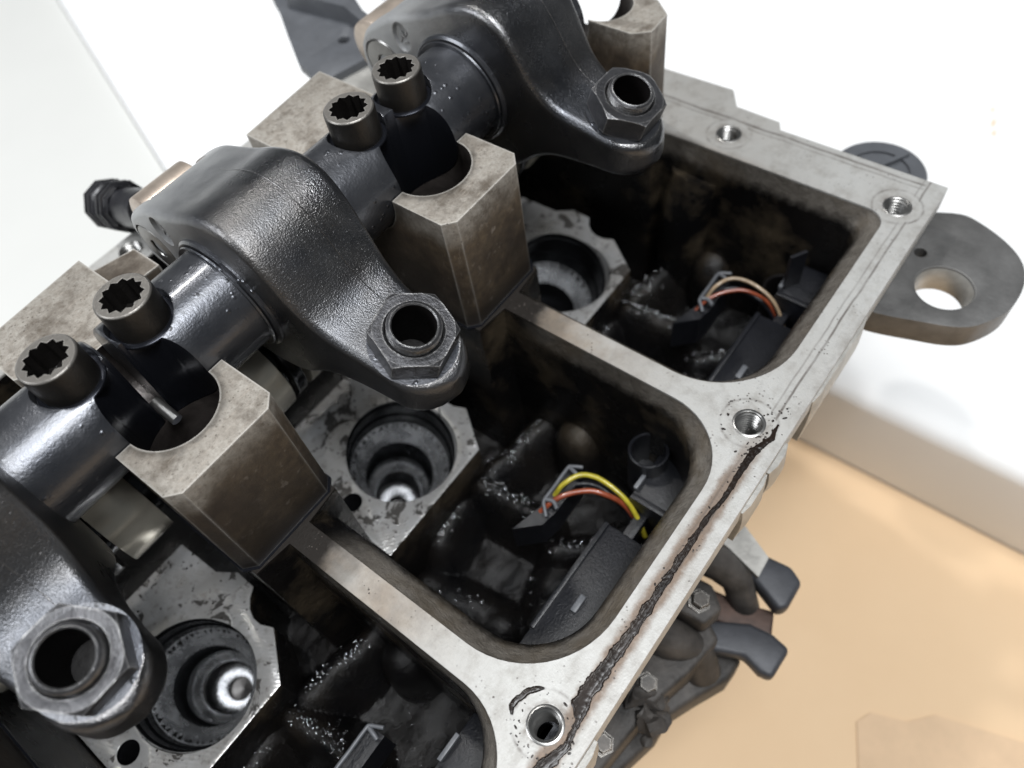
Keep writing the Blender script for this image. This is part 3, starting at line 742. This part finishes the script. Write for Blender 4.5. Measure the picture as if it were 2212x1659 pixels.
# ------------------------------------------------------------------ rocker arms
def interp(tab, y):
    if y <= tab[0][0]: return tab[0][1]
    for (a, b) in zip(tab[:-1], tab[1:]):
        if y <= b[0]:
            t = (y - a[0]) / (b[0] - a[0]); return a[1] + (b[1] - a[1]) * t
    return tab[-1][1]
def smooth_tab(tab):
    s = spline([(a, b, 0) for a, b in tab], 6); return [(p.x, p.y) for p in s]
TOP = smooth_tab([(51.6, 31.5), (52.2, 34.5), (54.2, 36.6), (58, 38.0), (65, 39.9), (72, 41.6), (77, 43.2), (82, 46.6), (86, 52), (90, 58.3), (94, 62.8), (99, 65.5), (105, 66), (112, 64.2), (120, 60.6), (128, 57.6), (136, 54.8), (143.5, 50.3), (148, 46.5), (150.5, 41.5), (151.6, 36)])
BOT = smooth_tab([(51.6, 30.5), (52.8, 28.9), (56, 27.6), (64, 27.4), (72, 27.4), (80, 27.2), (86, 25), (92, 20.5), (98, 17.2), (105, 15.5), (111, 15), (120, 16.2), (130, 20), (138, 26), (145, 28.5), (150, 31), (151.6, 35)])
XL = smooth_tab([(51.6, 32.6), (62, 32.6), (72, 32.0), (80, 31.0), (88, 30.2), (100, 30), (151.6, 30)])
XR = smooth_tab([(51.6, 52.8), (62, 52.8), (72, 53.4), (80, 54.8), (88, 56.6), (98, 58), (110, 58), (135, 58), (151.6, 57)])
def rocker(xc, label, hexa, dy=0, ox=0):
    def wy(y): t_ = max(0, min(1, (100 - y) / 34)); return y + dy * t_ * t_ * (3 - 2 * t_)
    t = thing('rocker_arm', label, 'rocker arm', (xc + 44, 111, 40), 'rocker arms along the shaft')  # rocker arm pressing on its injector
    ys = [52.3, 52.4, 52.6, 53, 54, 55.3, 57, 59] + [61 + 1.6 * i for i in range(55)] + [149.6, 150.6, 151.2, 151.5]
    ys = sorted(set(y for y in ys if y <= 151.5))
    rings = []
    for y in ys:
        zt = interp(TOP, y); zb = interp(BOT, y); xl = interp(XL, y); xr = interp(XR, y)
        if y < 62.4:
            c = (xl + xr) / 2; h = math.sqrt(max(0.02, 10.1 ** 2 - (62.4 - y) ** 2)); xl = c - h; xr = c + h
        e = 1.0
        if y > 148.5: e = math.sqrt(max(0.05, 1 - ((y - 148.5) / 3.1) ** 2)); zc = 38; 
        if y > 148.5:
            xl += (1 - e) * 2; xr -= (1 - e) * 2
        r = min(2.3, (zt - zb) * .42, (xr - xl) * .42)
        ring = []
        for (cx, cz, a0) in ((xr - r, zb + r, -90), (xr - r, zt - r, 0), (xl + r, zt - r, 90), (xl + r, zb + r, 180)):
            for i in range(7):
                a = R(a0 + 15 * i); ring.append((xc + cx + r * math.cos(a), y, cz + r * math.sin(a)))
        # extra points along the long top and bottom edges keep the faces even
        full = []
        n = len(ring)
        for i in range(n):
            full.append((ring[i][0], wy(ring[i][1]), ring[i][2]))
            nxt = ring[(i + 1) % n]; cur = ring[i]
            if i in (6, 13, 20, 27):
                for q in range(1, 6):
                    f_ = q / 6; full.append((cur[0] + (nxt[0] - cur[0]) * f_, wy(cur[1] + (nxt[1] - cur[1]) * f_), cur[2] + (nxt[2] - cur[2]) * f_))
        rings.append(full)
    o = raw('arm_body', *geo_loft(rings), M['rocker'], t)
    cuts = [geo_cyl((xc + 20, 111, 40), (xc + 70, 111, 40), 13.95, 72),
            geo_lathe([(18.2, 0), (17.4, 3.2), (13, 3.2)], (xc + 26.8, 111, 40), (1, 0, 0), 72),
            geo_box(xc + 34.2, xc + 52.6, 138.5, 160, 20, 60),
            geo_cyl((xc + 25, 141.5, 38.5), (xc + 30.6, 141.5, 38.5), 7.7, 56)]
    # casting mark recess on the flank
    v, f = geo_lathe([(.1, -1.2), (2.6, -.8), (3.4, 0), (2.6, .8), (.1, 1.2)], (0, 0, 0), (1, 0, 0), 28, cap=False)
    v = [(xc + 30 + p[0] * 1.0, 131 + p[1] * 1.0, 50.2 + p[2] * 1.35) for p in v]
    cuts.append((v, f))
    sb = Vector((xc + 42.7 + ox, 62 + dy, 46.2)) + AX * 7.0
    cuts.append(geo_cyl(sb, sb - AX * 20, 10.6, 56)); cuts.append(geo_cyl(sb - AX * 1, sb + AX * 9.5, 5.1, 40))
    boolean(o, cuts, angle=32)
    pl_ = [(xc + 46.5 + (y - 60) * .02, wy(y), interp(TOP, y) - .06) for y in [70 + 2 * i for i in range(28)]]
    raw('parting_line', *geo_tube(pl_, .16, 6), M['rocker'], t)
    # thrust collar round the shaft
    raw('thrust_collar', *geo_lathe([(13.9, 0), (15.6, 0), (16.2, .5), (16.2, 3.4)], (xc + 28.9, 111, 40), (1, 0, 0), 96, cap=False), M['shaft'], t)
    raw('bushing', *geo_lathe([(13.82, 0), (14.9, -.1), (15.1, .3)], (xc + 28.2, 111, 40), (1, 0, 0), 96, cap=False), M['shaft'], t)
    # roller and its pin in the forked tail
    ro = raw('roller', *geo_lathe([(8.2, 0), (9.3, .7), (9.4, 1.4), (9.4, 16.4), (9.3, 17.1), (8.2, 17.8)], (xc + 34.5, 150.2, 37.2), (1, 0, 0), 56), M['tan'], t)
    pin = raw('roller_pin', *geo_lathe([(2.5, 6), (2.6, -.1), (2.8, -.35), (7.0, -.35), (7.35, 0), (7.35, 27)], (xc + 30.4, 141.5, 38.5), (1, 0, 0), 56, cap=False), M['thread'], ro)
    raw('pin_bore', *geo_lathe([(2.55, 0), (2.5, 5), (.1, 5.1)], (xc + 30.3, 141.5, 38.5), (1, 0, 0), 28, cap=False), M['void'], ro)
    g = []
    marks = []
    for dy, dz_, ang in ((-1.3, 1.2, 25), (.2, .2, -30), (1.2, -1.4, 20), (-.5, -2.2, 70)):
        v, f = geo_box(-.35, .35, -.25, .25, -1.0, 1.0); ca, sa = math.cos(R(ang)), math.sin(R(ang))
        marks.append(([(xc + 30.9 + p[0] * .6, 131 + dy + p[1] * ca - p[2] * sa, 50.2 + dz_ + p[1] * sa + p[2] * ca) for p in v], f))
    raw('casting_mark', *merge(*marks), M['rocker'], t)
    # lock nut with chamfered corners on the spot face; its axis leans the way the injector bore does
    UP = -AX; hN = 6.6
    nb = sb + AX * -.15
    a_, u_, v2_ = frame(UP)
    hexv = [[tuple(nb + a_ * h + u_ * (10.1 * math.cos(R(hexa + 60 * i))) + v2_ * (10.1 * math.sin(R(hexa + 60 * i)))) for i in range(6)] for h in (0, hN)]
    nut = raw('lock_nut', *geo_loft(hexv), M['nut'], t)
    boolean(nut, [geo_lathe([(8.9, -1), (9.0, 0), (10.9, 1.2), (10.9, hN - 1.1), (9.0, hN), (8.5, hN + .6)], nb, UP, 64)], op='INTERSECT')
    boolean(nut, [geo_lathe([(6.35, -3), (6.35, hN - .5), (6.85, hN + .1), (7.0, hN + 2)], nb, UP, 48)], bevel=.25, seg=2, angle=25)
    raw('spot_face', *geo_lathe([(10.25, .05), (5, .05)], sb, UP, 56, cap=False), M['shaft'], t)
    scr_prof = [(4.9, -8.9), (4.9, 8.5), (5.2, 8.8), (5.7, 8.6)]
    for i in range(5):
        z = 8.3 - i * .75; scr_prof += [(6.05, z - .12), (6.05, z - .25), (5.75, z - .5)]
    sw = raw('adjusting_screw', *geo_lathe(scr_prof, nb, UP, 56, cap=False), M['nut'], t)
    v, f = geo_lathe([(4.88, 8.4), (4.8, -8.6), (.1, -8.8)], nb, UP, 24, cap=False)
    raw('socket', v, f, M['void'], sw)
    raw('oil_drop', *geo_lathe([(1.0, 0), (.8, .4), (.4, .6), (.01, .7)], nb - UP * 8.5 + Vector((-.8, -1.4, 0)), UP, 14, cap=False), M['black'], sw)
    raw('screw_shank', *geo_lathe([(5.3, -9.6), (5.3, -12), (4, -12.8), (.1, -13)], nb, UP, 40, cap=False), M['darkbore'], sw)
    return t
r0 = rocker(-88, 'blurred rocker arm at the bottom left with its large lock nut', 30, 3.6, .6)
r1 = rocker(0, 'middle rocker arm with the lock nut above the open round bore', 43, -.6, .2)
r2 = rocker(88, 'rocker arm at the top of the picture beside the far bearing cap', 30, 1.6, .8)

# ------------------------------------------------------------------ wiring harness
wh = thing('wiring_harness', 'black plastic injector wiring rail with wires, lying inside the head along the flange', 'wiring harness', (60, 14, -45))
def tube_part(name, pts, r, m, par): return raw(name, *geo_tube(spline(pts, 7), r, 14), m, par)
for k in (-1, 0, 1):
    b = 88 * k
    def bx(name, m, *a, bev=.35, par=wh):
        a = (a[0] + b, a[1] + b) + a[2:]
        o = raw(name, *geo_box(*a), m, par); bevel(o, bev, 2); return o
    r_ = bx('rail', M['plastic'], 12, 55.8, 4.5, 22.2, -44, -30)
    bx('rail_tab', M['plastic_edge'], 29.4, 34.7, 14.4, 16.2, -30, -28.4, par=r_)
    bx('rail_rib', M['plastic'], 20, 55.8, 21.2, 22.6, -31, -29.2, bev=.2, par=r_)
    bx('rail_notch', M['black'], 44, 51, 6.2, 9.4, -30.6, -29.8, bev=.15, par=r_)
    bx('rail_notch', M['black'], 38.5, 42, 5.2, 8.2, -30.6, -29.8, bev=.15, par=r_)
    c_ = bx('connector', M['plastic'], 66, 83, 6.8, 21.4, -46, -31)
    bx('connector_rib', M['plastic'], 66, 68, 8, 21, -31.4, -29.9, bev=.2, par=c_)
    bx('connector_rib', M['plastic_edge'], 69, 76.5, 20.6, 21.8, -31.2, -29.2, bev=.2, par=c_)
    bx('connector_rib', M['plastic'], 72, 80, 8.4, 10, -31.4, -29.2, bev=.2, par=c_)
    bx('rail_bridge', M['plastic'], 55, 67, 8, 12, -50, -38)
    bx('rail_bridge', M['plastic'], 55, 67, 15, 18.5, -50, -37)
    if k == 0: raw('connector_cup', *geo_lathe([(5.9, -44), (5.9, -24.6), (5.4, -24.2), (5.0, -24.6), (5.0, -40), (.1, -40)], (b + 79.3, 23.2, 0), (0, 0, 1), 40, cap=False), M['plastic'], c_)
    raw('connector_body', *geo_prism([(b + 46, 37.6), (b + 51.5, 36.6), (b + 65, 36.9), (b + 64.5, 41.4), (b + 50.8, 41.2), (b + 40, 44)], -46, -33), M['plastic'], wh)
    tube_part('wire_clip', [(b + 66.4, 37.4, -30), (b + 64.8, 40.4, -30), (b + 63.6, 41.0, -30), (b + 57, 40.8, -30), (b + 51.4, 40.6, -30), (b + 49.6, 39.2, -30.4), (b + 48.0, 37.6, -31)], .55, M['plastic_edge'], wh)
    tube_part('wire_clip', [(b + 52, 40.4, -30), (b + 52.6, 38.2, -30), (b + 51.3, 36.0, -30)], .65, M['plastic_edge'], wh)
    tube_part('wire_clip', [(b + 64.2, 40.6, -30), (b + 63.8, 38.6, -30), (b + 63.4, 37.2, -30.5)], .65, M['plastic_edge'], wh)
    if k >= 0:
        tube_part('wire', [(b + 52, 40.8, -38), (b + 56.5, 40.0, -32.5), (b + 59.5, 38.8, -30), (b + 63.6, 36.6, -29.5), (b + 65.7, 32.4, -29.6), (b + 66.0, 27.0, -30.5), (b + 65.6, 21.5, -33), (b + 64.5, 17, -38), (b + 63.5, 14, -44)], .78 if k == 0 else .62, M['yellow'] if k == 0 else M['cream'], wh)
        tube_part('wire', [(b + 49, 40.6, -33.5), (b + 52.9, 38.6, -30.6), (b + 56.9, 35.9, -29.6), (b + 60.9, 31.6, -29.4), (b + 62.8, 27.6, -30.3), (b + 64.6, 23.0, -33.5), (b + 65, 19, -39), (b + 64, 15, -46)], .82 if k == 0 else .62, M['red'], wh)
        tube_part('wire', [(b + 52, 41.0, -41), (b + 57, 40.2, -36.5), (b + 61, 38.6, -34.2), (b + 65, 33, -34), (b + 65.5, 27, -35), (b + 65, 21, -38), (b + 64, 16, -46)], .9, M['plastic'], wh)
# extra upright vanes behind the far connector
raw('connector_vane', *geo_prism([(158, 20), (163, 17), (163.4, 18), (158.5, 21)], -44, -16), M['plastic'], wh)
raw('connector_vane', *geo_lathe([(6.8, -60), (6.8, -38), (6.2, -37.6), (5.8, -38), (5.8, -52), (.1, -52)], (164, 22, 0), (0, 0, 1), 40, cap=False), M['void'], wh)

# ------------------------------------------------------------------ ground and backdrop
tb = raw('tan_floor', *geo_box(-1200, 200, -1800, 2200, -186, -180), M['card'], None, smooth=False); tb['kind'] = 'structure'
# the white bench: its front face is turned to the camera at the right, its left edge runs away from the head
e0 = Vector((126.3, 383.4)); d = (Vector((213.7, 638.0)) - e0).normalized(); q0 = e0 - d * ((e0.y - 61) / d.y); q1 = e0 + d * 2600
bench = raw('white_bench', *geo_prism([(200.4, -1800), (2800, -1800), (2800, q1.y), tuple(q1), tuple(q0), (200.4, 61)], -190, -124.1), M['white'], None); bevel(bench, 11, 8); bench['kind'] = 'structure'
bench2 = raw('grey_bench', *geo_prism([(-1400, 60), (q0.x - .5, 60), (q0.x - .5, 61), (q1.x - .5, q1.y), (-1400, q1.y)], -179.5, -132), M['panel'], None, smooth=False); bench2['kind'] = 'structure'
fs = raw('floor_patch', *geo_prism([(71.5, -82.5), (93.1, -71.9), (99.6, -74.8), (104.8, -87.9), (113.6, -95.6), (125.7, -133.8), (112.6, -160), (40, -160)], -179.9, -179.3), M['card2'], None, smooth=False); fs['kind'] = 'structure'  # thin darker tan patch laid on the floor
for i, (x_, y_, l_) in enumerate(((408, 6.5, 2.2), (398, 2.5, 4.5), (390, -.5, 3))):
    sm = raw('bench_stain', *geo_prism([(x_ - l_, y_ - .5), (x_, y_ - .9), (x_ + l_, y_ + .8), (x_ - l_ * .3, y_ + 1.0)], -124.08, -123.9), M['card'], None, smooth=False); sm['kind'] = 'structure'
